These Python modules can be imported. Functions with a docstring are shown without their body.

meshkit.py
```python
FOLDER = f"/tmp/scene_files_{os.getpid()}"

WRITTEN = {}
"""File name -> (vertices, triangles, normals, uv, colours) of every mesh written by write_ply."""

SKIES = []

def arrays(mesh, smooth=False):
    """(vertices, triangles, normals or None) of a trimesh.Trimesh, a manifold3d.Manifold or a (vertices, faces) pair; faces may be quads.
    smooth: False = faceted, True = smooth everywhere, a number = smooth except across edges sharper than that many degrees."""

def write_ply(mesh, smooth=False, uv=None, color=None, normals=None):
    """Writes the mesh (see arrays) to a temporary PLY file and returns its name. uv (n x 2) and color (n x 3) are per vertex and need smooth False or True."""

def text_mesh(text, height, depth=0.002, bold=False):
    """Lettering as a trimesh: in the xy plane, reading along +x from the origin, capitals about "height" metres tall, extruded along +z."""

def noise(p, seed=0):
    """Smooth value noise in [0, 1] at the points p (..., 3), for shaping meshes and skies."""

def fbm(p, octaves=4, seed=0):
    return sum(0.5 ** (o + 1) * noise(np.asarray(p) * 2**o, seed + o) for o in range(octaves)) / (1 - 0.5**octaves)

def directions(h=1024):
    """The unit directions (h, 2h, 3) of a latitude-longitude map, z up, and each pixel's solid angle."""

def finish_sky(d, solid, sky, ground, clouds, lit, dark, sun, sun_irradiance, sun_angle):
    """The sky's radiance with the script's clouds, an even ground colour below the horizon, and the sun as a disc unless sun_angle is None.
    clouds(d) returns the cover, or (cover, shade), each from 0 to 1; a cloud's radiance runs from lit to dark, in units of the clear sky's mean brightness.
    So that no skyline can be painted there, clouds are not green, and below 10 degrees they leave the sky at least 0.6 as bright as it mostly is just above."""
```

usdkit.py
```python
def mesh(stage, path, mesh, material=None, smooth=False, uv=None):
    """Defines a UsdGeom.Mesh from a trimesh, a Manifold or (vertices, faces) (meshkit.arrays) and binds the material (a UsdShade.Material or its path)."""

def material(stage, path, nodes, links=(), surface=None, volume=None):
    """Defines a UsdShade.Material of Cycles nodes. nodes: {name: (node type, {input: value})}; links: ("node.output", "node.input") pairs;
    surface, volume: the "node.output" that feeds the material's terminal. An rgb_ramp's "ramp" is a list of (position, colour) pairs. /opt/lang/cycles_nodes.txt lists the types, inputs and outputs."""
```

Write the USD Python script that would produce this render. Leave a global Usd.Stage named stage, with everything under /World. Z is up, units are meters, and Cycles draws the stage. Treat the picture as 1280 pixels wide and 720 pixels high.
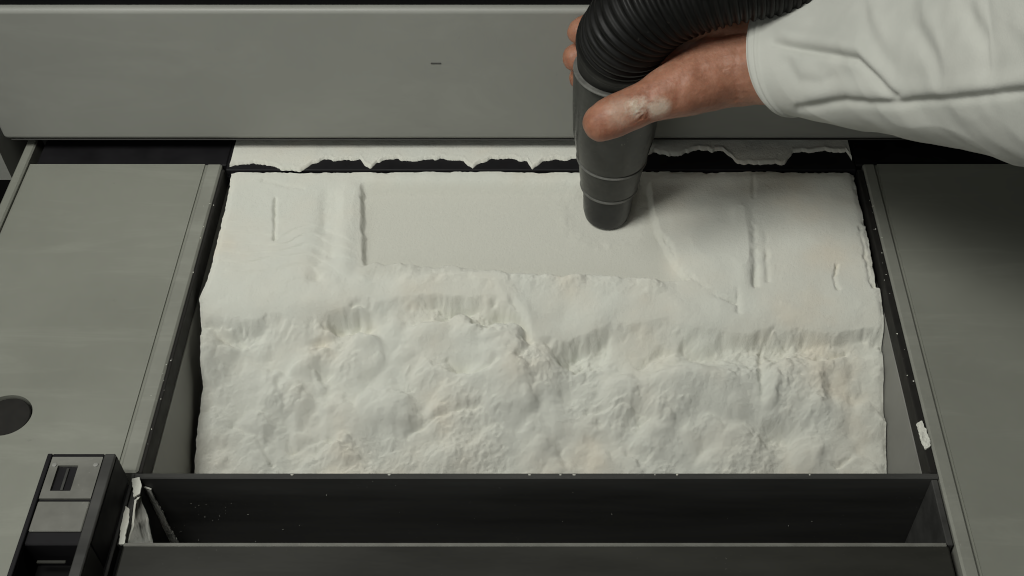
import math, random
import numpy as np
import trimesh
import manifold3d as m3
import meshkit, usdkit
from scipy.interpolate import CubicSpline
from shapely.geometry import Polygon
from pxr import Usd, UsdGeom, UsdLux, UsdShade, Gf, Sdf

stage = Usd.Stage.CreateInMemory()
UsdGeom.SetStageUpAxis(stage, UsdGeom.Tokens.z)
UsdGeom.SetStageMetersPerUnit(stage, 1.0)
W = UsdGeom.Xform.Define(stage, '/World'); stage.SetDefaultPrim(W.GetPrim())
UsdGeom.Scope.Define(stage, '/World/Looks')

# ------------------------------------------------------------------ camera
FPX, PX0, PY0 = 1500.0, 700.0, 360.0             # focal length and principal point, in pixels of the 1280 px wide photograph
PITCH = math.radians(48.4)
CAM = np.array([0.0115, -0.3185, 0.493])
cam = UsdGeom.Camera.Define(stage, '/World/camera')
cam.CreateHorizontalApertureAttr(36.0)
cam.CreateFocalLengthAttr(36.0 * FPX / 1280)
cam.CreateHorizontalApertureOffsetAttr(-(PX0 - 640) / 1280 * 36.0)
cam.CreateExposureAttr(0.0)
cam.AddTranslateOp().Set(Gf.Vec3d(*CAM))
cam.AddRotateXOp().Set(90 - math.degrees(PITCH))
# ------------------------------------------------------------------ lamps
def rect(name, pos, target, w, h, power, color):
    l = UsdLux.RectLight.Define(stage, '/World/' + name)
    l.CreateWidthAttr(w); l.CreateHeightAttr(h); l.CreateIntensityAttr(power); l.CreateColorAttr(Gf.Vec3f(*color))
    z = np.array(pos, float) - np.array(target, float); z /= np.linalg.norm(z)
    x = np.cross([0, 1, 0.01], z); x /= np.linalg.norm(x); y = np.cross(z, x)
    M = Gf.Matrix4d(*x, 0, *y, 0, *z, 0, *map(float, pos), 1)
    l.AddTransformOp().Set(M)
    return l
rect('bench_lamp', (-0.27, -0.14, 0.80), (-0.05, 0.12, 0.0), 0.26, 0.26, 20.0, (1.0, 0.995, 0.945))
rect('ceiling_panel', (-1.5, -0.5, 1.6), (-0.1, 0.1, 0.0), 1.4, 1.4, 1.05, (0.97, 1.0, 0.95))
rect('room_panel', (-1.0, -2.2, 0.8), (-0.1, 0.2, 0.0), 1.8, 1.2, 1.15, (0.98, 1.0, 0.95))

# ------------------------------------------------------------------ helpers
FW = np.array([0, math.cos(PITCH), -math.sin(PITCH)])
UP = np.array([0, math.sin(PITCH), math.cos(PITCH)])
def ray(u, v):
    return np.array([(u - PX0) / FPX, 0, 0]) + FW - UP * (v - PY0) / FPX
def P(u, v, z=0.0):                                # the point at height z seen at pixel u, v of the photograph
    r = ray(u, v); return CAM + r * (z - CAM[2]) / r[2]
def PX(u, v, x):
    r = ray(u, v); return CAM + r * (x - CAM[0]) / r[0]
def PY(u, v, y):
    r = ray(u, v); return CAM + r * (y - CAM[1]) / r[1]
def proj(p):
    q = np.asarray(p, float) - CAM
    d = q @ FW
    return PX0 + FPX * q[..., 0] / d, PY0 - FPX * (q @ UP) / d

used = {}
def free(parent, name):
    k = (parent, name); n = used.get(k, 0); used[k] = n + 1
    return f"{parent}/{name}" if n == 0 else f"{parent}/{name}_{n:03d}"
def tag(prim, label=None, cat=None, group=None, kind=None):
    for k, v in (('label', label), ('category', cat), ('group', group), ('kind', kind)):
        if v: prim.SetCustomDataByKey(k, v)
    return prim
def thing(name, loc, label, cat, group=None):
    x = UsdGeom.Xform.Define(stage, free('/World', name)); x.AddTranslateOp().Set(Gf.Vec3d(*map(float, loc)))
    return tag(x.GetPrim(), label, cat, group)
def origin(prim):
    return np.array(UsdGeom.XformCache().GetLocalToWorldTransform(prim).ExtractTranslation())
def obj(name, mesh, mat, parent=None, smooth=35):
    """One Mesh prim from a mesh in world coordinates, under parent or under /World."""
    v, f, n = meshkit.arrays(mesh, False)
    if parent is not None: v = v - origin(parent)
    path = free(str(parent.GetPath()) if parent is not None else '/World', name)
    return usdkit.mesh(stage, path, (v, f), mat, smooth=smooth).GetPrim()

def cbox(x0, x1, y0, y1, z0, z1, c=0.0006):
    pts = []
    for sx in (0, 1):
        for sy in (0, 1):
            for sz in (0, 1):
                p = np.array([(x0, x1)[sx], (y0, y1)[sy], (z0, z1)[sz]]); s = np.array([1 - 2*sx, 1 - 2*sy, 1 - 2*sz]) * c
                for k in range(3):
                    q = p + s; q[k] = p[k]; pts.append(q)
    return trimesh.convex.convex_hull(np.array(pts))
def rbox(x0, x1, y0, y1, z0, z1, r=0.003, seg=16):
    s = m3.Manifold.sphere(r, seg)
    return m3.Manifold.batch_hull([s.translate((x, y, z)) for x in (x0+r, x1-r) for y in (y0+r, y1-r) for z in (z0+r, z1-r)])
def plate_with_hole(poly, z0, z1):
    m = trimesh.creation.extrude_polygon(poly, z1 - z0, engine='earcut'); m.apply_translation((0, 0, z0)); return m
def lathe(profile, seg=64):
    """Closed profile of (r, z), revolved."""
    return trimesh.creation.revolve(np.array(profile, float), sections=seg)
def place(mesh, loc, axis=(0, 0, 1)):
    m = mesh.copy(); m.apply_transform(trimesh.geometry.align_vectors((0, 0, 1), axis)); m.apply_translation(loc); return m
def smoothstep(a, b, x):
    t = np.clip((x - a) / (b - a), 0, 1); return t * t * (3 - 2 * t)
def dist_poly(u, v, pts):
    """Distance of the points (u, v) from a polyline, and the signed side of it."""
    best = np.full(u.shape, 1e9)
    for (ax, ay), (bx, by) in zip(pts[:-1], pts[1:]):
        dx, dy = bx - ax, by - ay
        t = np.clip(((u - ax) * dx + (v - ay) * dy) / (dx*dx + dy*dy), 0, 1)
        best = np.minimum(best, np.hypot(u - ax - t*dx, v - ay - t*dy))
    return best

# ------------------------------------------------------------------ materials
def paint(name, c, rough=0.45, mottle=0.10, scale=30, bump=0.0, bscale=400, spec=0.5, metal=0.0, stretch=(1, 1, 1), dust=0.0, diffuse_rough=0.0, wear=0.0):
    base = 'r.color'
    c = np.array(c, float)
    n = {"g": ("geometry", {}), "m": ("mapping", {"scale": stretch}),
         "a": ("noise_texture", {"scale": scale, "detail": 5.0, "roughness": 0.6}),
         "r": ("rgb_ramp", {"ramp": [(0.25, tuple(c * (1 - mottle))), (0.75, tuple(np.minimum(c * (1 + mottle), 0.95)))]}),
         "rr": ("map_range", {"from_min": 0.3, "from_max": 0.7, "to_min": max(rough - 0.1, 0.05), "to_max": min(rough + 0.1, 1)}),
         "p": ("principled_bsdf", {"specular_ior_level": spec, "metallic": metal, "diffuse_roughness": diffuse_rough})}
    l = [("g.position", "m.vector"), ("m.vector", "a.vector"), ("a.fac", "r.fac"), ("a.fac", "rr.value"), ("rr.result", "p.roughness")]
    if wear:                                        # wiped smears and fine scuffs
        n["wm"] = ("mapping", {"scale": (9.0, 60.0, 30.0), "rotation": (0.0, 0.0, 0.5)}); n["wn"] = ("noise_texture", {"scale": 1.0, "detail": 6.0, "roughness": 0.7, "distortion": 0.6})
        n["wf"] = ("map_range", {"from_min": 0.52, "from_max": 0.80, "to_min": 0.0, "to_max": wear, "clamp": True}); n["wx"] = ("mix_color", {"b": tuple(np.minimum(c * 1.5 + 0.02, 0.9))})
        n["vn"] = ("noise_texture", {"scale": 85.0, "detail": 6.0, "roughness": 0.75}); n["vf"] = ("map_range", {"from_min": 0.66, "from_max": 0.78, "to_min": 0.0, "to_max": wear * 1.3, "clamp": True}); n["vx"] = ("mix_color", {"b": tuple(c * 0.5)})
        l += [("g.position", "wm.vector"), ("wm.vector", "wn.vector"), ("wn.fac", "wf.value"), ("wf.result", "wx.fac"), ("r.color", "wx.a"), ("g.position", "vn.vector"), ("vn.fac", "vf.value"), ("vf.result", "vx.fac"), ("wx.result", "vx.a")]
        base = "vx.result"
    if dust:                                        # pale specks of powder left on the surface
        n["d"] = ("noise_texture", {"scale": 420.0, "detail": 3.0, "roughness": 0.7}); n["d2"] = ("noise_texture", {"scale": 28.0, "detail": 2.0})
        n["dm"] = ("map_range", {"from_min": 0.66, "from_max": 0.74, "to_min": 0.0, "to_max": dust, "clamp": True})
        n["dn"] = ("map_range", {"from_min": 0.48, "from_max": 0.66, "to_min": 0.0, "to_max": 1.0, "clamp": True})
        n["dk"] = ("math", {"math_type": "multiply"}); n["mx"] = ("mix_color", {"b": (0.6, 0.58, 0.52)})
        l += [("g.position", "d.vector"), ("g.position", "d2.vector"), ("d.fac", "dm.value"), ("d2.fac", "dn.value"), ("dm.result", "dk.value1"), ("dn.result", "dk.value2"),
              ("dk.value", "mx.fac"), (base, "mx.a"), ("mx.result", "p.base_color")]
    else:
        l += [(base, "p.base_color")]
    if bump:
        n["b"] = ("noise_texture", {"scale": bscale, "detail": 4.0}); n["bp"] = ("bump", {"strength": 1.0, "distance": bump})
        l += [("m.vector", "b.vector"), ("b.fac", "bp.height"), ("bp.normal", "p.normal")]
    return usdkit.material(stage, '/World/Looks/' + name, n, l, surface="p.BSDF")

M_GREY = paint('grey_paint', (0.265, 0.272, 0.232), 0.42, 0.09, 11, 0.00004, 900, dust=0.10, wear=0.35)
M_LIP = paint('dusty_grey_lip', (0.275, 0.28, 0.242), 0.45, 0.12, 30, 0.00005, 700, dust=0.4, wear=0.5)
M_GREY2 = paint('grey_cover_paint', (0.31, 0.315, 0.285), 0.48, 0.07, 9, 0.00004, 900, wear=0.22)
M_STEEL = paint('dull_steel', (0.27, 0.27, 0.25), 0.5, 0.16, 60, 0.00006, 500, stretch=(1, 1, 0.25))
M_BLACK = paint('black_metal', (0.052, 0.052, 0.049), 0.5, 0.45, 60, 0.00005, 300, spec=0.35, stretch=(0.12, 1, 1), dust=0.10)
M_BLACK2 = paint('black_plate', (0.010, 0.0095, 0.011), 0.6, 0.25, 50, 0.00004, 300, spec=0.25)
M_RAIL = paint('worn_dark_bar', (0.028, 0.028, 0.023), 0.5, 0.5, 26, 0.00006, 200, spec=0.4, stretch=(0.2, 1, 1), dust=0.25)
M_SEAL = paint('black_rubber', (0.018, 0.017, 0.015), 0.7, 0.3, 120, spec=0.3, dust=0.12)
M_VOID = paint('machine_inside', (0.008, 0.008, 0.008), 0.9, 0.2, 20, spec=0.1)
M_PLATE = paint('grey_plate', (0.17, 0.17, 0.15), 0.5, 0.16, 70, 0.00005, 300, dust=0.4, wear=0.6)
M_HOSE = paint('black_hose', (0.008, 0.008, 0.0075), 0.5, 0.4, 90, 0.00010, 300, spec=0.22, dust=0.08)
M_NOZZLE = paint('smoky_plastic', (0.036, 0.037, 0.033), 0.3, 0.35, 60, 0.00006, 260, spec=0.5, dust=0.35)
M_TIP = paint('dark_tip', (0.018, 0.019, 0.019), 0.3, 0.25, 60, spec=0.5, dust=0.3)
M_RING = paint('scuffed_ring', (0.15, 0.15, 0.138), 0.5, 0.3, 200, spec=0.4)
M_SCRATCH = paint('dark_scuff', (0.05, 0.05, 0.045), 0.6, 0.2, 100)

def powder_material():
    # the field pressed smooth by the nozzle is a little greyer than the loose powder
    x0, x1, y0, y1 = P(452, 285)[0], P(832, 290)[0], P(640, 338)[1], P(640, 230)[1]
    n = {"g": ("geometry", {}),
         "a": ("noise_texture", {"scale": 22.0, "detail": 3.0, "roughness": 0.5}),
         "r": ("rgb_ramp", {"ramp": [(0.40, (0.755, 0.765, 0.70)), (0.56, (0.77, 0.765, 0.69)), (0.70, (0.79, 0.755, 0.655))]}),
         "sx": ("separate_xyz", {}),
         "e0": ("map_range", {"from_min": x0 - 0.002, "from_max": x0 + 0.003, "clamp": True}), "e1": ("map_range", {"from_min": x1 + 0.003, "from_max": x1 - 0.005, "clamp": True}),
         "e2": ("map_range", {"from_min": y0 - 0.002, "from_max": y0 + 0.002, "clamp": True}), "e3": ("map_range", {"from_min": y1 + 0.003, "from_max": y1 - 0.003, "clamp": True}),
         "k0": ("math", {"math_type": "multiply"}), "k1": ("math", {"math_type": "multiply"}), "k2": ("math", {"math_type": "multiply"}),
         "mg": ("mix_color", {"b": (0.705, 0.705, 0.635)}),
         "b1": ("noise_texture", {"scale": 520.0, "detail": 6.0, "roughness": 0.75}),
         "b2": ("noise_texture", {"scale": 1600.0, "detail": 3.0, "roughness": 0.6}),
         "bp1": ("bump", {"strength": 1.0, "distance": 0.00055}), "bp2": ("bump", {"strength": 0.8, "distance": 0.0002}),
         "p": ("principled_bsdf", {"roughness": 0.95, "specular_ior_level": 0.1, "diffuse_roughness": 0.6})}
    l = [("g.position", "a.vector"), ("a.fac", "r.fac"), ("g.position", "sx.vector"), ("sx.x", "e0.value"), ("sx.x", "e1.value"), ("sx.y", "e2.value"), ("sx.y", "e3.value"),
         ("e0.result", "k0.value1"), ("e1.result", "k0.value2"), ("e2.result", "k1.value1"), ("e3.result", "k1.value2"), ("k0.value", "k2.value1"), ("k1.value", "k2.value2"),
         ("k2.value", "mg.fac"), ("r.color", "mg.a"), ("mg.result", "p.base_color"), ("g.position", "b1.vector"), ("g.position", "b2.vector"),
         ("b1.fac", "bp1.height"), ("bp1.normal", "bp2.normal"), ("b2.fac", "bp2.height"), ("bp2.normal", "p.normal")]
    return usdkit.material(stage, '/World/Looks/white_powder', n, l, surface="p.BSDF")
M_POWDER = powder_material()

def cloth_material():
    n = {"g": ("geometry", {}), "a": ("noise_texture", {"scale": 40.0, "detail": 4.0}),
         "r": ("rgb_ramp", {"ramp": [(0.3, (0.50, 0.51, 0.465)), (0.7, (0.57, 0.575, 0.525))]}),
         "w": ("noise_texture", {"scale": 1500.0, "detail": 2.0}),
         "bp": ("bump", {"strength": 0.5, "distance": 0.0002}),
         "p": ("principled_bsdf", {"roughness": 0.85, "specular_ior_level": 0.2, "sheen_weight": 0.15})}
    l = [("g.position", "a.vector"), ("a.fac", "r.fac"), ("r.color", "p.base_color"), ("g.position", "w.vector"), ("w.fac", "bp.height"), ("bp.normal", "p.normal")]
    return usdkit.material(stage, '/World/Looks/white_cotton', n, l, surface="p.BSDF")
M_CLOTH = cloth_material()

def skin_material(spots):
    n = {"g": ("geometry", {}), "a": ("noise_texture", {"scale": 110.0, "detail": 6.0, "roughness": 0.7}),
         "r": ("rgb_ramp", {"ramp": [(0.3, (0.26, 0.115, 0.070)), (0.5, (0.36, 0.168, 0.105)), (0.72, (0.45, 0.225, 0.150))]}),
         "b": ("noise_texture", {"scale": 600.0, "detail": 5.0}), "bp": ("bump", {"strength": 0.6, "distance": 0.0005}),
         "dn": ("noise_texture", {"scale": 260.0, "detail": 5.0, "roughness": 0.7}),
         "p": ("principled_bsdf", {"roughness": 0.5, "specular_ior_level": 0.4, "subsurface_weight": 0.25, "subsurface_scale": 0.004, "subsurface_radius": (1.0, 0.35, 0.2)})}
    l = [("g.position", "a.vector"), ("g.position", "b.vector"), ("g.position", "dn.vector"), ("a.fac", "r.fac"), ("b.fac", "bp.height"), ("bp.normal", "p.normal")]
    last = "r.color"
    for i, (c, rad, k) in enumerate(spots):        # powder dusted on the skin
        n[f"s{i}"] = ("mapping", {"mapping_type": "point", "location": tuple(-np.array(c) / rad), "scale": (1/rad,)*3})
        n[f"gr{i}"] = ("gradient_texture", {"gradient_type": "spherical"})
        n[f"ad{i}"] = ("math", {"math_type": "multiply"})
        n[f"mr{i}"] = ("map_range", {"from_min": 0.10, "from_max": 0.34, "to_min": 0.0, "to_max": k, "clamp": True})
        n[f"mx{i}"] = ("mix_color", {"b": (0.70, 0.64, 0.53)})
        l += [("g.position", f"s{i}.vector"), (f"s{i}.vector", f"gr{i}.vector"), (f"gr{i}.fac", f"ad{i}.value1"), ("dn.fac", f"ad{i}.value2"),
              (f"ad{i}.value", f"mr{i}.value"), (f"mr{i}.result", f"mx{i}.fac"), (last, f"mx{i}.a")]
        last = f"mx{i}.result"
    l.append((last, "p.base_color"))
    return usdkit.material(stage, '/World/Looks/skin', n, l, surface="p.BSDF")

# ------------------------------------------------------------------ large structure: the printer
HW = 0.1905                                        # half width of the pit
Y_BACK = P(640, 214, -0.0018)[1]                                    # where the pit ends and the black plate begins
Y_DECK = P(640, 205, 0)[1]
fl = obj('floor', cbox(-1.2, 1.2, -0.9, 1.0, -0.36, -0.35, 0), M_VOID); tag(fl, kind='structure')

pr = thing('powder_printer', (0, 0.1, -0.15), 'grey and black bed of the powder printer around the white powder', '3D printer')
for s in (-1, 1):
    xa, xb = (-0.309, -0.2032) if s < 0 else (0.2032, 0.345)
    poly = Polygon([(xa, -0.16), (xb, -0.16), (xb, Y_DECK), (xa, Y_DECK)])
    if s < 0:
        hc = P(6, 519)[:2]
        th = np.linspace(0, 2*np.pi, 49)[:-1]
        poly = poly.difference(Polygon([(hc[0] + 0.0135*math.cos(t), hc[1] + 0.0125*math.sin(t)) for t in th]))
    dp = obj('deck_plate', plate_with_hole(poly, -0.010, 0.0), M_GREY, pr, smooth=30)
    tag(dp, 'grey deck plate with a dark round hole' if s < 0 else 'shaded grey deck plate beside the arm')
    e0, e1 = sorted((s*0.2018, s*(HW + 0.0022 if s < 0 else HW + 0.0038)))
    obj('edge_lip', cbox(e0, e1, -0.0 if s < 0 else -0.16, Y_DECK, -0.012, 0.0006, 0.0011), M_LIP, dp)
    e0, e1 = sorted((s*0.2018, s*0.2032))
    obj('fold_groove', cbox(e0, e1, -0.0 if s < 0 else -0.16, Y_DECK, -0.009, -0.0009, 0.0001), M_GREY, dp)
    e0, e1 = sorted((s*HW, s*(HW + 0.0020 if s < 0 else HW + 0.0036)))
    obj('seal_strip', cbox(e0, e1, -0.0, Y_BACK, -0.012, -0.0002, 0.0004), M_SEAL, dp)
    if s < 0:
        obj('edge_rail', cbox(-0.3155, -0.3095, -0.16, Y_BACK + 0.03, -0.035, 0.0022, 0.0009), M_GREY, dp)
        cup = lathe([(0, -0.011), (0.0116, -0.011), (0.0120, -0.0022), (0.0115, -0.0016), (0, -0.0012)], 48); cup.apply_translation((hc[0], hc[1], 0))
        obj('hole_plug', cup, M_SEAL, dp)
    # front end of the deck drops away; a fold under it
    obj('deck_skirt', cbox(xa + 0.001, xb - 0.001, -0.158, -0.150, -0.20, -0.0103, 0.0005), M_GREY, dp)
    w0, w1 = sorted((s*HW, s*(HW + 0.004)))
    obj('chamber_wall', cbox(w0, w1, -0.0, Y_BACK, -0.16, -0.0125, 0.0003), M_STEEL, pr)
obj('chamber_wall', cbox(-HW - 0.004, HW + 0.004, -0.0032, -0.0002, -0.16, -0.0002, 0.0005), M_BLACK, pr)
obj('chamber_wall', cbox(-HW, HW, Y_BACK + 0.0003, Y_BACK + 0.0035, -0.16, -0.0062, 0.0003), M_BLACK2, pr)
obj('chamber_bottom', cbox(-HW + 0.0005, HW - 0.0005, 0.0003, Y_BACK, -0.16, -0.152, 0.0005), M_STEEL, pr)
obj('rear_plate', cbox(-HW + 0.0002, HW - 0.0002, Y_BACK + 0.0002, 0.36, -0.006, -0.0008, 0.0006), M_BLACK2, pr)
for xa, xb in ((-0.306, -HW), (HW, 0.345)):
    obj('rear_plate', cbox(xa, xb, Y_DECK + 0.0003, 0.36, -0.0065, -0.0011, 0.0006), M_BLACK2, pr)
# overflow trough in front of the chamber
YT = P(640, 680)[1]                                # near edge of the trough
tr = obj('front_trough', cbox(-HW, HW, YT, -0.0034, -0.075, -0.071, 0.0005), M_BLACK, pr)
obj('end_wall', cbox(-HW - 0.003, -HW, YT, -0.0034, -0.075, -0.0008, 0.0004), M_BLACK, tr)
obj('end_wall', cbox(HW, HW + 0.003, YT, -0.0034, -0.075, -0.0008, 0.0004), M_BLACK, tr)
obj('front_bar', cbox(-HW + 0.0002, HW + 0.0005, -0.16, YT - 0.0002, -0.075, 0.0, 0.0010), M_RAIL, pr)
obj('bar_trim', cbox(-HW + 0.0006, HW - 0.0006, YT - 0.0014, YT + 0.0004, -0.004, 0.0006, 0.0003), M_PLATE, pr)

# ------------------------------------------------------------------ the cover at the back
YF = PY(640, 175, 0.2295)[1]
Z0, Z1 = PY(640, 175, YF)[2], PY(640, 12, YF)[2]
gc = thing('gantry_cover', (0, YF + 0.08, -0.004), 'long grey sheet metal cover across the back, over the powder', 'machine cover')
XL = -0.3245
obj('front_panel', rbox(XL, 0.36, YF, YF + 0.10, Z0, Z1, 0.0032), M_GREY2, gc)
obj('bottom_flange', cbox(XL + 0.004, 0.356, YF + 0.001, YF + 0.10, Z0 - 0.0012, Z0 - 0.0002, 0.0003), M_SCRATCH, gc)
obj('seam_gasket', cbox(XL + 0.003, 0.356, YF + 0.004, YF + 0.09, Z1 + 0.0003, Z1 + 0.0085, 0.0004), M_VOID, gc)
obj('top_panel', rbox(XL, 0.36, YF + 0.0005, YF + 0.11, Z1 + 0.009, Z1 + 0.05, 0.0030), M_GREY2, gc)
ep = Polygon([(YF - 0.001, 0.03), (YF + 0.08, 0.03), (YF + 0.08, -0.03), (YF - 0.001, -0.0216)])
em = trimesh.creation.extrude_polygon(ep, 0.020, engine='earcut')       # y, z outline, extruded along x
em.apply_transform(np.array([[0, 0, 1, XL - 0.0252], [1, 0, 0, 0], [0, 1, 0, 0], [0, 0, 0, 1.0]]))
obj('end_plate', em, M_GREY2, gc)
# the rails that carry the cover, hidden in the dark behind it
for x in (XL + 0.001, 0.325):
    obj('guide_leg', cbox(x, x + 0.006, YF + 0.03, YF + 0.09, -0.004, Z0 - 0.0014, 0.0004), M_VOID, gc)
sc = PY(545, 79, YF)
obj('scuff_mark', cbox(sc[0] - 0.003, sc[0] + 0.003, YF - 0.0003, YF + 0.0006, sc[2] - 0.0006, sc[2] + 0.0004, 0.0002), M_SCRATCH, gc)

# ------------------------------------------------------------------ the carriage at the lower left
CZ = 0.024
a, b = P(60, 566, CZ), P(145, 566, CZ)
CX0, CX1, CY1 = a[0], b[0], a[1]
ca = thing('carriage_block', ((CX0 + CX1) / 2, CY1 - 0.06, 0.0006), 'small black carriage with a grey slotted plate, left of the trough', 'carriage')
obj('body', cbox(CX0, CX1, CY1 - 0.047, CY1, 0.0006, CZ - 0.002, 0.0006), M_BLACK2, ca)
obj('body_frame', cbox(CX0, CX0 + 0.0022, CY1 - 0.15, CY1 - 0.0003, CZ - 0.0018, CZ, 0.0003), M_BLACK2, ca)
obj('body_frame', cbox(CX1 - 0.0052, CX1, CY1 - 0.15, CY1 - 0.0003, CZ - 0.0018, CZ, 0.0005), M_BLACK, ca)
obj('body_frame', cbox(CX0 + 0.0024, CX1 - 0.0054, CY1 - 0.0018, CY1 - 0.0003, CZ - 0.0018, CZ - 0.0003, 0.0003), M_BLACK2, ca)
obj('side_wall', cbox(CX0, CX0 + 0.0022, CY1 - 0.15, CY1 - 0.0472, 0.0006, CZ - 0.002, 0.0003), M_BLACK2, ca)
obj('side_wall', cbox(CX1 - 0.0052, CX1, CY1 - 0.15, CY1 - 0.0472, 0.0006, CZ - 0.002, 0.0003), M_BLACK, ca)
obj('recess_floor', cbox(CX0 + 0.0024, CX1 - 0.0054, CY1 - 0.15, CY1 - 0.0472, 0.0006, 0.004, 0.0003), M_VOID, ca)
obj('foot_flange', cbox(CX1 + 0.0002, -HW - 0.0031, CY1 - 0.15, 0.0 - 0.0006, -0.006, 0.0003, 0.0003), M_BLACK, ca)
yb = P(80, 663, CZ)[1]
px0, px1, pym = CX0 + 0.0026, CX1 - 0.0056, P(80, 624, CZ)[1]
s0, s1 = P(52, 612, CZ), P(86, 582, CZ)
sx0, sx1 = P(57, 612, CZ)[0], P(88, 582, CZ)[0]
sx0, sx1 = px0 + 0.0042, px0 + 0.0128
plate = Polygon([(px0, pym + 0.0007), (px1, pym + 0.0007), (px1, CY1 - 0.0020), (px0, CY1 - 0.0020)])
slot = Polygon([(sx0, s0[1]), (sx1, s0[1]), (sx1, s1[1]), (sx0, s1[1])]).buffer(0.0004)
lp = obj('slotted_plate', plate_with_hole(plate.difference(slot), CZ - 0.0019, CZ - 0.0004), M_PLATE, ca)
obj('slot_rib', cbox((sx0 + sx1)/2 - 0.0006, (sx0 + sx1)/2 + 0.0006, s0[1] + 0.0006, s1[1] - 0.0006, CZ - 0.0018, CZ - 0.0012, 0.0001), M_BLACK, lp)
obj('lower_plate', cbox(px0, px1, yb, pym - 0.0007, CZ - 0.0019, CZ - 0.0005, 0.0004), M_PLATE, ca)
for sx in (px0 + 0.0022, px1 - 0.0022):
    c = lathe([(0, 0), (0.0011, 0), (0.0011, 0.0004), (0.0008, 0.0006), (0, 0.0006)], 20); c.apply_translation((sx, CY1 - 0.0065, CZ - 0.0004)); obj('screw', c, M_STEEL, ca)
obj('wire_clip', cbox(px0 + 0.003, px0 + 0.016, yb - 0.010, yb - 0.0085, CZ - 0.012, CZ - 0.011, 0.0003), M_RAIL, ca)

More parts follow.
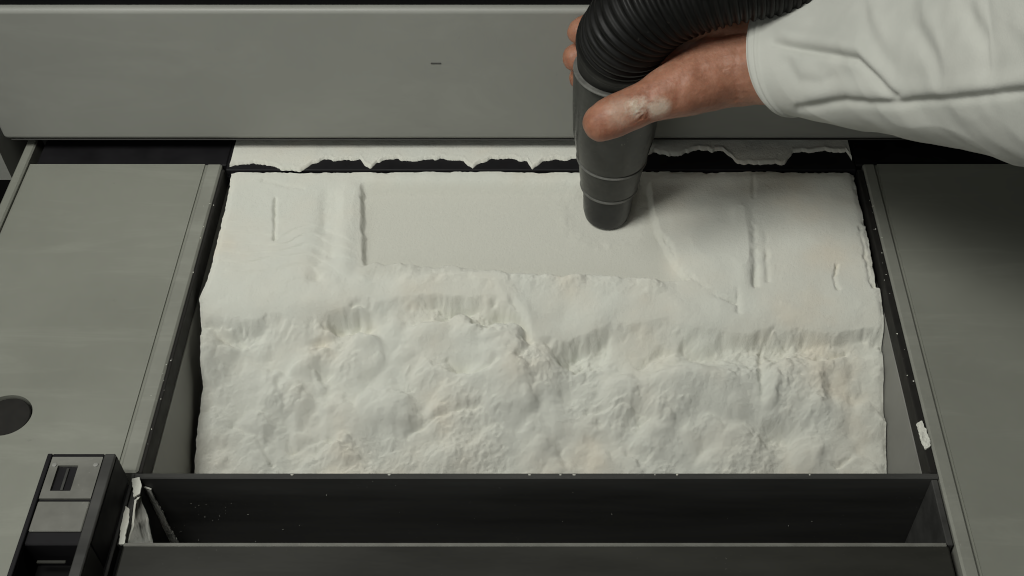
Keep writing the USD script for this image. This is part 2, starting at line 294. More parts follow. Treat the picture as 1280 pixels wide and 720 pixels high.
# ------------------------------------------------------------------ the powder bed
NB = P(758, 268, -0.0068)                           # foot of the nozzle
def table(v, pts):
    pts = np.array(pts, float); return np.interp(v, pts[:, 1], pts[:, 0])
def powder_bed():
    NX, NY = 800, 470
    t = np.linspace(0, 1, NY)
    yend = Y_BACK - 0.0007
    s = np.linspace(0, 1, NX)
    Y1 = 0.0012 + t * (yend - 0.0012)
    # profile along y: level at the back, a slide towards the front
    fwd = Y1 - CAM[1]
    prof = CubicSpline([0.315, 0.34, 0.359, 0.39, 0.415, 0.430, 0.440, 0.455, 0.48, 0.54], [-0.088, -0.0735, -0.060, -0.038, -0.0195, -0.0105, -0.0065, -0.0042, -0.0030, -0.0012])
    zb = prof(fwd)
    _, vb = proj(np.stack([np.zeros(NY), Y1, zb], 1))
    def edge(pts, sgn):
        x = np.empty(NY)
        for i in range(NY):
            x[i] = P(np.interp(vb[i], [q[1] for q in pts], [q[0] for q in pts]), vb[i], zb[i])[0]
        n = meshkit.fbm(np.stack([Y1 * 160, np.full(NY, 3.0 + sgn), np.zeros(NY)], 1), 4, 5) - 0.5
        x = x - sgn * np.abs(n) * 0.002
        return np.clip(x, -HW + 0.0004, HW - 0.0004)
    xl = edge([(289, 205), (285, 240), (275, 280), (266, 320), (258, 350), (248, 374), (250, 400), (252, 430), (250, 480), (244, 520), (242, 560), (239, 592), (238, 700)], -1)
    xr = edge([(1066, 205), (1073, 240), (1083, 280), (1091, 320), (1097, 355), (1107, 361), (1107, 400), (1109, 440), (1110, 480), (1115, 510), (1116, 560), (1118, 592), (1120, 700)], 1)
    X = xl[:, None] + (xr - xl)[:, None] * s[None]
    # ragged back edge
    rag = (meshkit.fbm(np.stack([s * 26, np.zeros(NX), np.zeros(NX)], 1), 4, 9) - 0.5)
    Y = Y1[:, None] + (t**6)[:, None] * np.minimum(0, rag * 0.004)[None]
    Z = np.repeat(zb[:, None], NX, 1)
    u, v = proj(np.stack([X, Y, Z], -1))
    arc = np.r_[0, np.cumsum(np.hypot(np.diff(Y1), 1.35 * np.diff(zb)))]     # length along the slope, so that the relief is not drawn out downhill
    A = np.repeat(arc[:, None], NX, 1)
    q = np.stack([X, A, np.zeros_like(X)], -1)
    f = lambda k, o, sd: meshkit.fbm(q * k, o, sd) - 0.5
    warp = np.stack([X + 0.006 * f(60, 3, 31) * 2, A + 0.006 * f(60, 3, 32) * 2, np.zeros_like(X)], -1)
    fw = lambda k, o, sd: meshkit.fbm(warp * k, o, sd) - 0.5
    # wavy line of the broken edge, below it the rubble
    brk = np.interp(u, [240, 290, 330, 370, 400, 430, 460, 500, 540, 590, 620, 645, 665, 700, 740, 770, 800, 830, 870, 900, 940, 960, 1000, 1050, 1110],
                    [400, 406, 398, 400, 394, 386, 378, 380, 376, 378, 374, 392, 420, 424, 416, 406, 402, 406, 408, 412, 418, 414, 420, 416, 414]) + 24 * f(70, 4, 40)
    below = v - brk
    rub = smoothstep(-6, 40, below)
    dz = np.zeros_like(X)
    # -- rubble: clods of all sizes lying over each other, with hollows between
    wx = X + 0.0060 * f(75, 3, 31) * 2; wy = Y + 0.0060 * f(75, 3, 32) * 2
    wx = wx + 0.0012 * f(420, 2, 33) * 2; wy = wy + 0.0012 * f(420, 2, 34) * 2
    rg = np.random.default_rng(23)
    from scipy.ndimage import gaussian_filter
    coarse = smoothstep(0.46, 0.62, meshkit.fbm(warp * 34, 3, 80))
    xs = np.linspace(-HW, HW, NX)
    def caps(count, rmin, rmax, power, hmin, hmax, where=None, tilt=0.10, base=-0.0012):
        out = np.full_like(X, base)
        for _ in range(count):
            r = rmin + (rmax - rmin) * rg.random()**power
            cx, cy = rg.uniform(-HW, HW), rg.uniform(0.0, 0.112)
            e, th, h = rg.uniform(0.45, 0.9), rg.normal(0, 0.5), r * rg.uniform(hmin, hmax)
            tx, ty = rg.normal(0, tilt, 2)
            i0, i1 = np.searchsorted(Y1, [cy - r - 0.008, cy + r + 0.008])
            j0, j1 = np.searchsorted(xs, [cx - r - 0.010, cx + r + 0.010])
            if i1 - i0 < 2 or j1 - j0 < 2: continue
            if where is not None and where[(i0 + i1) // 2, (j0 + j1) // 2] < rg.random(): continue
            sl = (slice(i0, i1), slice(j0, j1))
            ax_, ay_ = wx[sl] - cx, wy[sl] - cy
            p, q2 = (ax_*np.cos(th) + ay_*np.sin(th)) / r, (-ax_*np.sin(th) + ay_*np.cos(th)) / (r * e)
            d2 = p*p + q2*q2
            cap = base + (h - base) * np.clip(1 - d2, 0, 1)**0.75 + (tx * ax_ + ty * ay_) * (d2 < 1)
            out[sl] = np.maximum(out[sl], np.where(d2 < 1, cap, base))
        return out
    big = gaussian_filter(caps(80, 0.009, 0.026, 1.5, 0.24, 0.42), 3.0)
    mid = gaussian_filter(caps(150, 0.0045, 0.011, 1.5, 0.20, 0.36, base=-0.0006), 1.4)
    small = gaussian_filter(caps(1500, 0.0011, 0.0034, 2.0, 0.25, 0.5, where=coarse, base=0.0), 1.0)
    dz += rub * (big * 0.85 + mid * 0.75 + small * 0.9 + 0.0120 * f(20, 3, 50) + 0.0024 * f(120, 4, 82) + 0.0011 * f(400, 4, 81) * (0.4 + 1.6 * coarse) - 0.002)
    # -- drop at the broken edge
    cl = smoothstep(-5, 7, below) * (1 - smoothstep(8, 44, below))
    strength = np.interp(u, [240, 320, 345, 380, 395, 470, 490, 540, 560, 640, 670, 690, 720, 770, 850, 870, 900, 930, 960, 1010, 1040, 1110], [.7, .7, .4, .5, 1.1, 1.1, .5, .6, 1.1, 1.1, .4, .9, 1.1, .8, .8, .7, .6, .6, .9, .9, .6, .6]) * (0.4 + 1.1 * smoothstep(0.36, 0.62, meshkit.fbm(warp * 36, 3, 90)))
    dz -= cl * (0.0078 + 0.006 * f(150, 4, 97)) * strength
    dz += np.exp(-((below + 20) / 17)**2) * 0.0024 * (0.7 + 1.6 * f(45, 3, 98))
    # -- hollows seen in the slide
    for cx, cy, rx, ry, d in ((715, 470, 26, 90, .0050), (790, 445, 60, 22, .0035), (905, 440, 45, 24, .0040), (330, 440, 45, 26, .0030), (390, 465, 45, 18, .0026), (420, 395, 50, 10, .0032),
                              (585, 455, 26, 13, .0036), (690, 400, 30, 20, .002), (545, 480, 60, 24, -.0032), (480, 520, 60, 30, -.0030), (330, 520, 26, 50, -.0030), (850, 480, 90, 18, -.0035), (1030, 500, 60, 40, -.003),
                              (560, 575, 55, 22, -.0045), (900, 540, 55, 20, -.0025), (780, 525, 50, 12, .0028), (970, 540, 22, 12, .0030), (640, 575, 40, 40, .0030), (420, 590, 60, 18, .0025), (620, 415, 34, 26, -.0030)):
        w = np.exp(-(((u - cx) / rx)**2 + ((v - cy) / ry)**2) * 1.4); dz -= 1.5 * d * w
    nearb = np.exp(-((below - 8) / 12)**2)
    edge_clods = gaussian_filter(caps(1600, 0.0010, 0.0042, 1.6, 0.25, 0.55, where=nearb * smoothstep(0.35, 0.6, meshkit.fbm(warp * 28, 3, 84)), base=0.0), 1.0)
    dz += edge_clods * np.exp(-((below - 10) / 16)**2) * 0.9
    # -- cracks and small edges on the slide
    jit = 5 * f(240, 3, 95)
    for pts, w, d in (([(640, 378), (656, 400), (662, 430), (650, 450)], 4, .0022), ([(345, 470), (356, 505), (362, 560)], 5, .0016), ([(290, 530), (320, 545), (340, 580)], 4, .0018),
                      ([(365, 560), (400, 545), (440, 562), (460, 575)], 4, .0016), ([(510, 545), (545, 520), (600, 505), (625, 530)], 4, .0022), ([(953, 430), (952, 500)], 4, .0020),
                      ([(390, 455), (420, 458)], 5, .0022), ([(560, 445), (590, 470), (620, 455)], 4, .0024), ([(735, 510), (790, 508), (815, 520)], 4, .0020), ([(955, 425), (968, 412), (990, 424)], 3, .0024),
                      ([(1040, 440), (1060, 432)], 4, .0022), ([(1045, 585), (1062, 575)], 4, .0024), ([(800, 450), (830, 430)], 4, .0018), ([(258, 404), (300, 406)], 4, .0028), ([(440, 380), (462, 379)], 4, .0030), ([(1000, 470), (1020, 490)], 4, .0016)):
        dz -= d * np.exp(-((dist_poly(u + jit, v + jit, pts)) / w)**2)
    flat = 1 - smoothstep(-14, 4, below)
    # -- level part: low undulation
    dz += flat * (0.0024 * f(30, 3, 100) + 0.0005 * f(140, 4, 101))
    # -- scraped field left by the nozzle
    bot = np.interp(u, [440, 470, 520, 560, 600, 640, 680, 720, 760, 810, 850], [333, 327, 331, 333, 338, 343, 344, 343, 344, 348, 350]) + 8 * f(150, 4, 110)
    lef = 452 + 8 * f(120, 3, 111) + 0.05 * (v - 240)
    rig = np.interp(v, [225, 260, 285, 310, 330, 350], [812, 815, 822, 834, 845, 862]) + 5 * f(150, 3, 112)
    ins = smoothstep(-3, 4, u - lef) * smoothstep(-3, 4, rig - u) * smoothstep(-3, 3, bot - v) * smoothstep(-5, 6, v - 232)
    dz = dz * (1 - 0.93 * ins) - ins * 0.0046
    rim = np.exp(-(np.where(v < bot + 7, (v - bot - 7) / 5.5, (v - bot - 7) / 13))**2) * smoothstep(440, 460, u) * (1 - smoothstep(820, 850, u))
    dz += rim * (0.0026 + 0.0080 * np.maximum(f(95, 4, 113), -0.12))
    dz += np.exp(-((v - 224) / 7)**2) * 0.0010 * smoothstep(440, 470, u) * (1 - smoothstep(1050, 1070, u))
    # -- grooves left and right of it
    def groove(pts, w, d, j=0.5):
        return -0.8 * d * np.clip(0.7 + 3.0 * f(80, 3, 140), 0.1, 1.6) * np.exp(-(dist_poly(u + jit * (j + 0.3), v, pts) / w)**2)
    dz += groove([(409, 246), (404, 300), (395, 344)], 9, .0020)
    dz += groove([(421, 250), (414, 318)], 6, .0008)
    dz += np.exp(-((dist_poly(u, v, [(437, 240), (432, 330)])) / 13)**2) * 0.0022
    dz += groove([(395, 345), (387, 348)], 5, .0016)
    dz += groove([(344, 247), (343, 298)], 2.2, .0024, 0.2)
    dz += groove([(940, 262), (944, 355)], 4.5, .0034, 0.3)
    dz += np.exp(-(dist_poly(u, v, [(926, 266), (930, 350)]) / 12)**2) * 0.0022
    dz += groove([(957, 290), (960, 350)], 3.5, .0018, 0.3)
    dz += groove([(941, 218), (942, 246)], 3, .0018, 0.3)
    dz += groove([(1046, 332), (1042, 347), (1048, 360)], 2.2, .0022, 0.6)
    dz += groove([(822, 288), (838, 310), (848, 332), (870, 352), (895, 370), (918, 378)], 3.0, .0022, 1.0)
    dz += groove([(921, 362), (923, 392)], 3.5, .0016, 0.6)
    dz += np.exp(-(((u - 890) / 42)**2 + ((v - 315) / 38)**2)) * 0.0034
    dz += np.exp(-(((u - 1000) / 36)**2 + ((v - 315) / 34)**2)) * 0.0016
    dz += groove([(330, 226), (360, 232), (378, 236)], 3, .0012, 1)
    dz += groove([(805, 352), (845, 354)], 3, .0016, 1)
    dz += groove([(1075, 285), (1084, 330), (1092, 356)], 3, .0018, 1)
    # -- layer lines on the left shoulder
    lay = smoothstep(262, 280, u) * (1 - smoothstep(425, 450, u)) * smoothstep(262, 300, v) * (1 - smoothstep(335, 362, v)) * flat
    ph = v / 13.5 + 2.2 * f(30, 2, 120) * 2 + (u - 300) * 0.004
    dz += lay * 0.0006 * (smoothstep(0, 0.75, ph % 1) - smoothstep(0.85, 1.0, ph % 1))
    dz -= 0.0014 * np.exp(-((np.hypot(X - NB[0], Y - NB[1]) / 0.021)**4)) - 0.0008 * np.exp(-(((np.hypot(X - NB[0], Y - NB[1]) - 0.025) / 0.005)**2)) * (0.5 + 2 * f(150, 3, 150))
    # edges crumble down a little
    ed = np.minimum(s[None] * (xr - xl)[:, None], (1 - s[None]) * (xr - xl)[:, None])
    dz -= np.exp(-(ed / 0.0022)**2) * (0.0014 + 0.003 * np.maximum(f(220, 3, 130), 0))
    dz -= (np.exp(-((1 - t) * (yend) / 0.0018)**2))[:, None] * (0.0003 + 0.0025 * np.maximum(f(200, 3, 131), 0))
    Z = Z + dz
    Z = np.minimum(Z, -0.0004)
    V = np.stack([X, Y, Z], -1).reshape(-1, 3)
    idx = np.arange(NX * NY).reshape(NY, NX)
    F = np.concatenate([np.stack([idx[:-1, :-1], idx[:-1, 1:], idx[1:, 1:]], -1).reshape(-1, 3), np.stack([idx[:-1, :-1], idx[1:, 1:], idx[1:, :-1]], -1).reshape(-1, 3)])
    ring = np.concatenate([idx[0, :], idx[1:, -1], idx[-1, -2::-1], idx[-2:0:-1, 0]])
    low = V[ring].copy(); low[:, 2] = -0.150
    n0 = len(V); V = np.vstack([V, low]); k = len(ring); i = np.arange(k); j = (i + 1) % k
    F = np.vstack([F, np.stack([ring[i], n0 + i, n0 + j], 1), np.stack([ring[i], n0 + j, ring[j]], 1)])
    F = np.vstack([F, np.stack([np.full(k - 2, n0), n0 + i[2:], n0 + i[1:-1]], 1)])
    return V, F
pb = obj('powder_bed', powder_bed(), M_POWDER, smooth=50)
tag(pb, 'bed of caked white powder, scraped level behind and crumbling in front', 'powder')

# film of powder on the black plate behind the bed
def powder_film():
    us = [284, 292, 300, 315, 330, 345, 352, 380, 390, 402, 410, 432, 448, 455, 464, 470, 490, 560, 578, 590, 600, 612, 640, 658, 664, 678, 690, 716, 800, 818, 835, 848, 856, 880, 905, 916, 922, 980, 985, 992, 1005, 1030, 1048, 1060, 1066]
    vs = [208, 208, 207, 203, 204, 210, 213, 212, 206, 200, 199, 200, 200, 208, 209, 202, 199, 200, 201, 211, 202, 199, 199, 202, 211, 202, 199, 199, 196, 190, 194, 196, 191, 189, 190, 197, 205, 205, 199, 191, 188, 190, 191, 190, 205]
    n = 900
    u = np.linspace(287, 1065, n)
    v = np.interp(u, us, vs) + 4.0 * (meshkit.fbm(np.stack([u / 11, u * 0, u * 0], 1), 5, 7) - 0.5) * 2
    front = np.array([P(a, b, -0.0004) for a, b in zip(u, v)])
    R = 60
    yb = 0.300
    x = np.linspace(front[0, 0], front[-1, 0], n)
    tt = np.linspace(0, 1, R)**1.6
    Y = front[:, 1][None] + (yb - front[:, 1])[None] * tt[:, None]
    X = np.repeat(x[None], R, 0)
    d = Y - front[:, 1][None]
    q = np.stack([X, Y, 0 * X], -1)
    Z = -0.0008 + 0.0011 * (1 - np.exp(-d / 0.0009)) + 0.0009 * (meshkit.fbm(q * 90, 4, 3) - 0.5) * (1 - np.exp(-d / 0.002)) + 0.0005 * np.exp(-((d - 0.0022) / 0.0014)**2)
    Z[0] = -0.0012
    V = np.stack([X, Y, Z], -1).reshape(-1, 3); idx = np.arange(n * R).reshape(R, n)
    F = np.concatenate([np.stack([idx[:-1, :-1], idx[:-1, 1:], idx[1:, 1:]], -1).reshape(-1, 3), np.stack([idx[:-1, :-1], idx[1:, 1:], idx[1:, :-1]], -1).reshape(-1, 3)])
    return V, F
pf = obj('powder_film', powder_film(), M_POWDER, smooth=50)
tag(pf, 'thin ragged strip of white powder on the black plate under the cover', 'powder strip')

# ------------------------------------------------------------------ vacuum hose and nozzle
AX = np.array([0.035, 0.0, 1.0]); AX /= np.linalg.norm(AX)
vh = thing('vacuum_hose', NB, 'black corrugated vacuum hose with a stepped smoky nozzle touching the powder', 'vacuum hose')
def tube_of(profile, seg=72):                       # outer profile with an inner wall, open through
    inner = [(r - 0.0025, z) for r, z in profile[::-1]]
    return lathe(profile + inner + [profile[0]], seg)
tip = tube_of([(0.0118, 0.0), (0.0128, 0.0008), (0.0140, 0.006), (0.0148, 0.022), (0.0146, 0.0235)])
obj('nozzle_tip', place(tip, NB, AX), M_TIP, vh)
ring1 = lathe([(0.0147, 0.0236), (0.0163, 0.0238), (0.0168, 0.0246), (0.0165, 0.0256), (0.0147, 0.0258), (0.0147, 0.0236)], 72)
obj('nozzle_ring', place(ring1, NB, AX), M_RING, vh)
step1 = tube_of([(0.0160, 0.0259), (0.0166, 0.0265), (0.0188, 0.044), (0.0187, 0.0452)])
obj('nozzle_step', place(step1, NB, AX), M_NOZZLE, vh)
ring2 = lathe([(0.0180, 0.0453), (0.0196, 0.0455), (0.0200, 0.0461), (0.0197, 0.0468), (0.0180, 0.0470), (0.0180, 0.0453)], 72)
obj('nozzle_ring', place(ring2, NB, AX), M_RING, vh)
body = tube_of([(0.0190, 0.0471), (0.0197, 0.048), (0.0226, 0.066), (0.0236, 0.085), (0.0240, 0.104), (0.0236, 0.1062)])
obj('nozzle_body', place(body, NB, AX), M_NOZZLE, vh)
ring3 = lathe([(0.0212, 0.1062), (0.0240, 0.1064), (0.0243, 0.1072), (0.0238, 0.1080), (0.0212, 0.1080), (0.0212, 0.1062)], 72)
obj('nozzle_ring', place(ring3, NB, AX), M_RING, vh)
HT = NB + AX * 0.098
path = [NB + AX * 0.090, NB + AX * 0.115, P(786, 38, 0.136), P(815, 8, 0.153), P(868, -18, 0.166), P(950, -38, 0.174), P(1060, -55, 0.178), P(1250, -75, 0.176)]
cs = CubicSpline(np.r_[0, np.cumsum([np.linalg.norm(b - a) for a, b in zip(path[:-1], path[1:])])], np.array(path))
def corrugated(cs, r, pitch, amp, seg=56):
    L = cs.x[-1]; n = int(L / pitch * 10); t = np.linspace(0, L, n)
    c = cs(t); T = cs(t, 1); T /= np.linalg.norm(T, axis=1, keepdims=True)
    N = np.cross(T, [0.0, 1.0, 0.2]); N /= np.linalg.norm(N, axis=1, keepdims=True); B = np.cross(T, N)
    rad = r + amp * np.clip(np.sin(2*np.pi*t/pitch) * 1.6, -1, 1)
    a = np.linspace(0, 2*np.pi, seg, endpoint=False)
    V = c[:, None] + rad[:, None, None] * (np.cos(a)[None, :, None] * N[:, None] + np.sin(a)[None, :, None] * B[:, None])
    idx = np.arange(n * seg).reshape(n, seg); nx = np.roll(idx, -1, 1)
    F = np.concatenate([np.stack([idx[:-1], nx[:-1], nx[1:]], -1).reshape(-1, 3), np.stack([idx[:-1], nx[1:], idx[1:]], -1).reshape(-1, 3)])
    return V.reshape(-1, 3), F
def sub_curve(t0, t1, n=24):
    t = np.linspace(t0, t1, n); return CubicSpline(t - t0, cs(t))
T_CUFF = 0.048
hm = trimesh.Trimesh(*corrugated(sub_curve(T_CUFF - 0.004, cs.x[-1], 60), 0.0222, 0.0040, 0.0007), process=False); trimesh.repair.fix_normals(hm)
obj('hose_tube', hm, M_HOSE, vh, smooth=60)
def cuff():
    c2 = sub_curve(0.0, T_CUFF, 30); V, F = corrugated(c2, 0.0226, 0.5, 0.0, 64)
    n = 60; t = np.linspace(0, T_CUFF, n); c = c2(t); T = c2(t, 1); T /= np.linalg.norm(T, axis=1, keepdims=True)
    N = np.cross(T, [0.0, 1.0, 0.2]); N /= np.linalg.norm(N, axis=1, keepdims=True); B = np.cross(T, N)
    r = 0.0226 + 0.0010 * smoothstep(T_CUFF - 0.008, T_CUFF - 0.006, t) - 0.0012 * smoothstep(T_CUFF - 0.0015, T_CUFF, t)
    a = np.linspace(0, 2*np.pi, 64, endpoint=False)
    V = c[:, None] + r[:, None, None] * (np.cos(a)[None, :, None] * N[:, None] + np.sin(a)[None, :, None] * B[:, None])
    idx = np.arange(n * 64).reshape(n, 64); nx = np.roll(idx, -1, 1)
    F = np.concatenate([np.stack([idx[:-1], nx[:-1], nx[1:]], -1).reshape(-1, 3), np.stack([idx[:-1], nx[1:], idx[1:]], -1).reshape(-1, 3)])
    m = trimesh.Trimesh(V.reshape(-1, 3), F, process=False); trimesh.repair.fix_normals(m); return m
obj('hose_cuff', cuff(), M_HOSE, vh, smooth=60)

# ------------------------------------------------------------------ the person's hand and sleeve
ax = lambda h: NB + AX * h
def hull_chain(pts, rad, seg=28):
    out = []
    for (p, r), (q, s) in zip(zip(pts[:-1], rad[:-1]), zip(pts[1:], rad[1:])):
        out.append(m3.Manifold.batch_hull([m3.Manifold.sphere(r, seg).translate(tuple(map(float, p))), m3.Manifold.sphere(s, seg).translate(tuple(map(float, q)))]))
    return out
parts = []
wrist = P(945, 84, 0.128)
fore = [P(1180, 70, 0.165), P(1040, 78, 0.142), wrist, P(905, 88, 0.124)]
for dy, r in ((0.0, 1.0), (0.016, 1.0)):            # a forearm is wider than thick
    o = np.array([0, dy, 0.004 if dy else 0])
    parts += hull_chain([p + o for p in fore], [0.024*r, 0.021*r, 0.0182*r, 0.0185*r])
# thumb along the near side of the nozzle, pad on its face
thumb = [P(900, 88, 0.124), P(855, 108, 0.122), P(808, 127, 0.119), P(765, 147, 0.114), P(752, 153, 0.112)]
parts += hull_chain(thumb, [0.0185, 0.0146, 0.0103, 0.0103, 0.0094])
# palm: behind the thumb, towards the far side of the hose
kn = lambda h, back, x: np.array([ax(h)[0] + x, ax(h)[1] + back, ax(h)[2]])
knuckles = [kn(0.116, 0.027, 0.030), kn(0.100, 0.030, 0.032), kn(0.084, 0.030, 0.033), kn(0.070, 0.026, 0.034)]
for k, r in zip(knuckles, (0.0105, 0.0108, 0.0102, 0.0092)):
    parts.append(m3.Manifold.batch_hull([m3.Manifold.sphere(r, 28).translate(tuple(k)), m3.Manifold.sphere(0.0165, 28).translate(tuple(P(905, 84, 0.126) + np.array([0, 0.012, 0])))]))
parts.append(m3.Manifold.batch_hull([m3.Manifold.sphere(0.010, 28).translate(tuple(knuckles[0])), m3.Manifold.sphere(0.0135, 28).translate(tuple(thumb[1])), m3.Manifold.sphere(0.0165, 28).translate(tuple(thumb[0]))]))
# four fingers closed round the far side; their ends show left of the hose
for k, r, ln in zip(knuckles, (0.0088, 0.0090, 0.0086, 0.0076), (1.0, 1.05, 0.95, 0.75)):
    h = k[2]; c = np.array([NB[0] + AX[0]*(h - NB[2]), NB[1], h]); R = 0.0236 + r
    ang = [math.radians(x) for x in (40, 40 + 34*ln, 40 + 65*ln, 40 + 89*ln)]
    pts = [k] + [c + np.array([R*math.cos(x), R*math.sin(x), -0.002*i]) for i, x in enumerate(ang[1:])]
    parts += hull_chain(pts, [r*1.08, r, r*0.92, r*0.80])
hand = m3.Manifold.batch_boolean(parts, m3.OpType.Add).refine_to_length(0.0022)
hmsh = hand.to_mesh(); ht = trimesh.Trimesh(hmsh.vert_properties[:, :3], hmsh.tri_verts, process=True)
trimesh.smoothing.filter_taubin(ht, lamb=0.5, nu=0.52, iterations=26)
# creases at the joints, tendons, small unevenness
hv = ht.vertices.copy(); hn = ht.vertex_normals
hu, hvv = proj(hv)
disp = 0.0016 * (meshkit.fbm(hv * 90, 4, 4) - 0.5)
for pts, w, d in (([(806, 108), (798, 128), (802, 150)], 2.4, .0011), ([(815, 106), (808, 128), (811, 146)], 2.2, .0009), ([(790, 112), (786, 130), (789, 150)], 2.0, .0005), ([(756, 142), (752, 160)], 1.8, .0002), ([(925, 50), (918, 90), (922, 125)], 4, .0009), ([(860, 80), (850, 104), (846, 130)], 5, .0006), ([(872, 76), (890, 108)], 5, .0006)):
    disp -= d * np.exp(-(dist_poly(hu, hvv, pts) / w)**2) * (hn[:, 1] < 0.3)
ht.vertices = hv + hn * disp[:, None]
M_SKIN = skin_material([(P(800, 134, 0.128), 0.0125, 0.95), (P(824, 136, 0.122), 0.009, 0.6), (P(776, 140, 0.122), 0.012, 0.25)])
pe = thing('person', P(1180, 70, 0.165), 'person in a white coat reaching in from the right, hand closed round the hose', 'person')
obj('body', ht, M_SKIN, pe, smooth=True)
# thumb nail on the upper side of the thumb

def sleeve():
    keys = [P(948, 90, 0.127), P(1000, 84, 0.135), P(1080, 74, 0.150), P(1180, 66, 0.172), P(1300, 60, 0.200), P(1450, 55, 0.235)]
    rz = [0.0240, 0.0270, 0.0320, 0.0372, 0.0425, 0.047]
    tt = np.r_[0, np.cumsum([np.linalg.norm(b - a) for a, b in zip(keys[:-1], keys[1:])])]
    c, rr = CubicSpline(tt, keys), CubicSpline(tt, rz)
    n, seg = 330, 300
    t = np.linspace(0, tt[-1], n); C = c(t); T = c(t, 1); T /= np.linalg.norm(T, axis=1, keepdims=True)
    N = np.cross(T, [0, 1, 0.0]); N /= np.linalg.norm(N, axis=1, keepdims=True); N *= np.sign(N[:, 2:3]); B = np.cross(N, T)
    B *= np.sign(B[:, 1:2])
    a = np.linspace(0, 2*np.pi, seg, endpoint=False)
    R = rr(t)
    off = C[:, None] + (R[:, None] * np.cos(a)[None])[..., None] * N[:, None] + (R[:, None] * 1.30 * np.sin(a)[None] + 0.009)[..., None] * B[:, None]
    dirn = np.cos(a)[None, :, None] * N[:, None] + np.sin(a)[None, :, None] * B[:, None]
    # the opening leans: its lower side starts further right
    lean = 0.017 * (0.5 - 0.5 * np.cos(a))**1.4
    off = off + (lean[None] * np.exp(-t / 0.035)[:, None])[..., None] * T[:, None]
    u, v = proj(off)
    near = 1 - smoothstep(-0.15, 0.45, dirn[..., 1])
    q = off
    wr = 0.0030 * (meshkit.fbm(q * np.array([22, 40, 40]), 3, 200) - 0.5) + 0.0050 * (meshkit.fbm(np.stack([q[..., 0]*16 + q[..., 2]*30, q[..., 1]*18, q[..., 2]*14], -1), 3, 201) - 0.5)
    rid = 1 - np.abs(2 * meshkit.noise(np.stack([q[..., 0]*26 - q[..., 2]*22, q[..., 1]*20, q[..., 2]*34 + q[..., 0]*14], -1), 210) - 1)
    wr += 0.0012 * rid**2
    def fold(pts, w, d, side=1):                    # a crease with the cloth bulging above it
        dd = dist_poly(u, v, pts)
        px = np.array(pts, float); yl = np.interp(u, px[:, 0], px[:, 1])
        ends = smoothstep(px[0, 0] - 12, px[0, 0] + 14, u) * (1 - smoothstep(px[-1, 0] - 14, px[-1, 0] + 12, u))
        sgn = v - yl
        d = d * 0.62; w = w * 1.25
        return near * (-d * np.exp(-(dd / w)**2) + d * 1.0 * np.exp(-((sgn + 2.6*w*side) / (2.2*w))**2) * ends)
    wr += fold([(968, 55), (1000, 62), (1040, 68), (1075, 74), (1098, 96), (1122, 118)], 4.5, 0.0034)
    wr += fold([(1000, 132), (1060, 124), (1130, 128), (1200, 121), (1300, 113)], 4.5, 0.0028)
    wr += fold([(985, 80), (1000, 100), (1030, 104), (1044, 96)], 6, 0.0012)
    wr += fold([(1150, 40), (1170, 70), (1185, 105)], 9, 0.0018)
    wr += fold([(1215, 20), (1235, 55), (1240, 90)], 9, 0.0018)
    wr += fold([(1085, 20), (1092, 45), (1112, 80)], 9, 0.0014)
    hem = np.exp(-((t - 0.0042) / 0.0006)**2)[:, None] * -0.0006 + (smoothstep(0.0005, 0.0015, t) * (1 - smoothstep(0.0055, 0.008, t)))[:, None] * 0.0010
    wr = wr * (0.15 + 0.85 * smoothstep(0.006, 0.030, t))[:, None] + hem
    V = off + dirn * wr[..., None]
    # inner layer so that the cloth has thickness and turns in at the opening
    k = 26
    Vi = V[:k] - dirn[:k] * 0.0016
    Vi = Vi[::-1]
    V = np.concatenate([Vi, V]); n += k
    idx = np.arange(n * seg).reshape(n, seg); nx = np.roll(idx, -1, 1)
    F = np.concatenate([np.stack([idx[:-1], nx[:-1], nx[1:]], -1).reshape(-1, 3), np.stack([idx[:-1], nx[1:], idx[1:]], -1).reshape(-1, 3)])
    m = trimesh.Trimesh(V.reshape(-1, 3), F, process=False); trimesh.repair.fix_normals(m)
    return m
obj('coat_sleeve', sleeve(), M_CLOTH, pe, smooth=60)

# ------------------------------------------------------------------ powder left in the trough and on the edges
rnd = random.Random(4)
def patch(pts, plane, thick, seed):                 # a scab of powder; plane: (kind, coordinate)
    kind, k0 = plane
    p3 = np.array([{'x': PX, 'y': PY, 'z': P}[kind](u, v, k0) for u, v in pts])
    ia, ib = {'x': (1, 2), 'y': (2, 0), 'z': (0, 1)}[kind]
    ext = Polygon(p3[:, [ia, ib]]).buffer(0.0002).exterior
    pts2 = []
    for d in np.arange(0, ext.length, 0.0005):
        q = ext.interpolate(d); k = 0.0010 * (meshkit.fbm(np.array([d*700, seed, 0.5]), 2) - 0.5); pts2.append((q.x + k, q.y + k * 0.6))
    poly = Polygon(pts2).buffer(0)
    if poly.geom_type != 'Polygon': poly = max(poly.geoms, key=lambda g: g.area)
    m = trimesh.creation.extrude_polygon(poly, thick, engine='earcut')
    T = np.zeros((4, 4)); T[3, 3] = 1; T[ia, 0] = 1; T[ib, 1] = 1
    ic = {'x': 0, 'y': 1, 'z': 2}[kind]; T[ic, 2] = -1 if kind == 'y' else 1; T[ic, 3] = k0
    m.apply_transform(T); return m
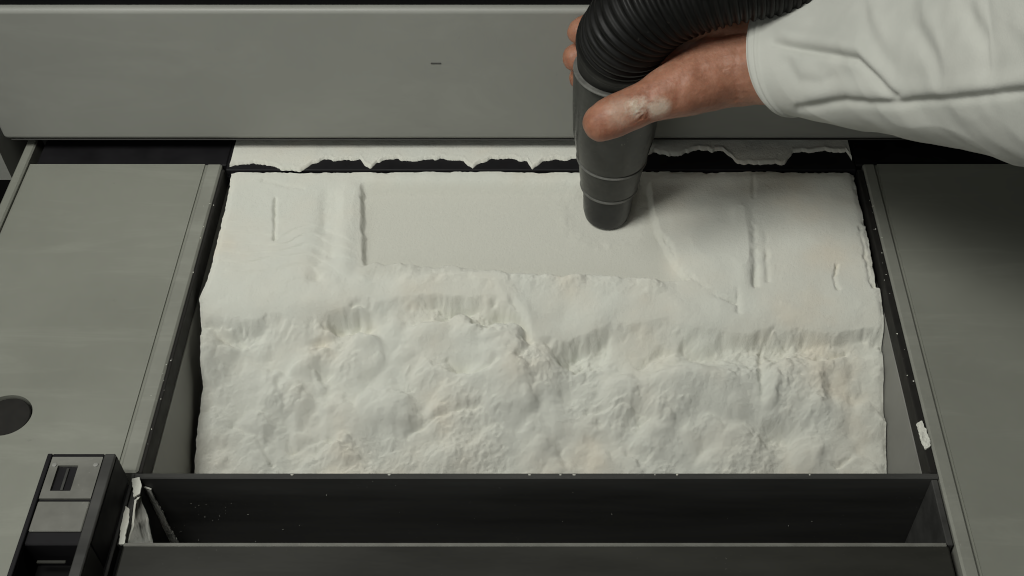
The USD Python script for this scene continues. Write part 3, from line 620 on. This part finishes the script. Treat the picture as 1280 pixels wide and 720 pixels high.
scabs = [([(166, 600), (175, 598), (177, 608), (175, 618), (168, 622)], ('z', -0.0006), .0010, 'small white powder clot at the top of the trough corner'),
         ([(181, 608), (189, 611), (194, 624), (203, 638), (211, 656), (226, 682), (204, 683), (198, 660), (190, 640)], ('y', -0.0035), .0009, 'long thin white powder streak down the trough corner'),
         ([(158, 634), (162, 638), (161, 655), (157, 668), (156, 681), (150, 681), (152, 660)], ('z', -0.0006), .0010, 'white powder streak on the rim, lowest on the left of the trough'),
         ([(168, 626), (174, 620), (176, 650), (176, 684), (158, 684), (164, 660)], ('x', -HW + 0.0002), .0008, 'broad greyish powder smear on the trough end')]
def lean_out(m, pl):                                # the smear is a small heap: it stands out from the wall towards its foot
    if pl[0] == 'x':
        m = m.subdivide_to_size(0.003); v = m.vertices.copy()
        front = v[:, 0] > pl[1] + 0.0004
        v[:, 0] += front * (0.30 * np.maximum(-v[:, 2] - 0.004, 0) + 0.0025 * (meshkit.fbm(v * 160, 3, 2) - 0.5)); m.vertices = v
    return m
for i, (pts, pl, tk, lab) in enumerate(scabs):
    o = obj('powder_streak', lean_out(patch(pts, pl, tk, i), pl), M_POWDER); tag(o, lab, 'powder streak', 'powder left in the trough')
# clot of powder on the right edge of the pit
def lumpy(c, r, seed, sub=3):
    m = trimesh.creation.icosphere(subdivisions=sub); v = m.vertices
    k = 0.7 + 0.6 * meshkit.fbm(v * 1.6 + seed * 7.1, 3, seed)
    m.vertices = v * k[:, None] * np.array(r) + np.array(c); return m
clot = patch([(1146, 531), (1151, 528), (1156, 538), (1161, 550), (1162, 559), (1157, 562), (1152, 552), (1149, 541)], ('z', -0.0002), 0.0011, 9)
clot = clot.subdivide_to_size(0.0006); cv = clot.vertices.copy(); top = cv[:, 2] > 0.0004
cv[:, 2] += top * 0.0016 * (meshkit.fbm(cv * 500, 3, 6) - 0.4); clot.vertices = cv
o = obj('powder_clot', clot, M_POWDER, smooth=60); tag(o, 'elongated white powder clot on the right rim of the pit', 'powder clot')
# loose crumbs on the front wall, bar and decks
cr = []
for _ in range(36):
    u = rnd.choice([rnd.gauss(272, 26), rnd.uniform(200, 1150)]); v = rnd.gauss(640, 20) if u < 330 else rnd.choice([rnd.gauss(652, 4), rnd.uniform(600, 676)])
    v = min(max(v, 602), 677)
    cr.append(lumpy(PY(u, v, -0.0034), np.array((1, 0.5, 1)) * rnd.uniform(0.00008, 0.00022), rnd.randrange(99), 1))
for _ in range(8):
    u = rnd.uniform(190, 1160); cr.append(lumpy(P(u, 593.5, 0.0), (rnd.uniform(0.0002, 0.0009), 0.0003, 0.0002), rnd.randrange(99), 1))
for _ in range(50):
    s = rnd.choice([-1, 1]); y = rnd.uniform(0.01, 0.205); cr.append(lumpy((s * (HW + abs(rnd.gauss(0, 0.004))), y, 0.0004), np.array((1, 1, 0.6)) * rnd.uniform(0.00012, 0.0004), rnd.randrange(99), 1))
o = obj('powder_crumbs', trimesh.util.concatenate(cr), M_POWDER, smooth=60); tag(o, 'scattered white crumbs of powder on the black front wall and rims', 'crumbs', kind='stuff')
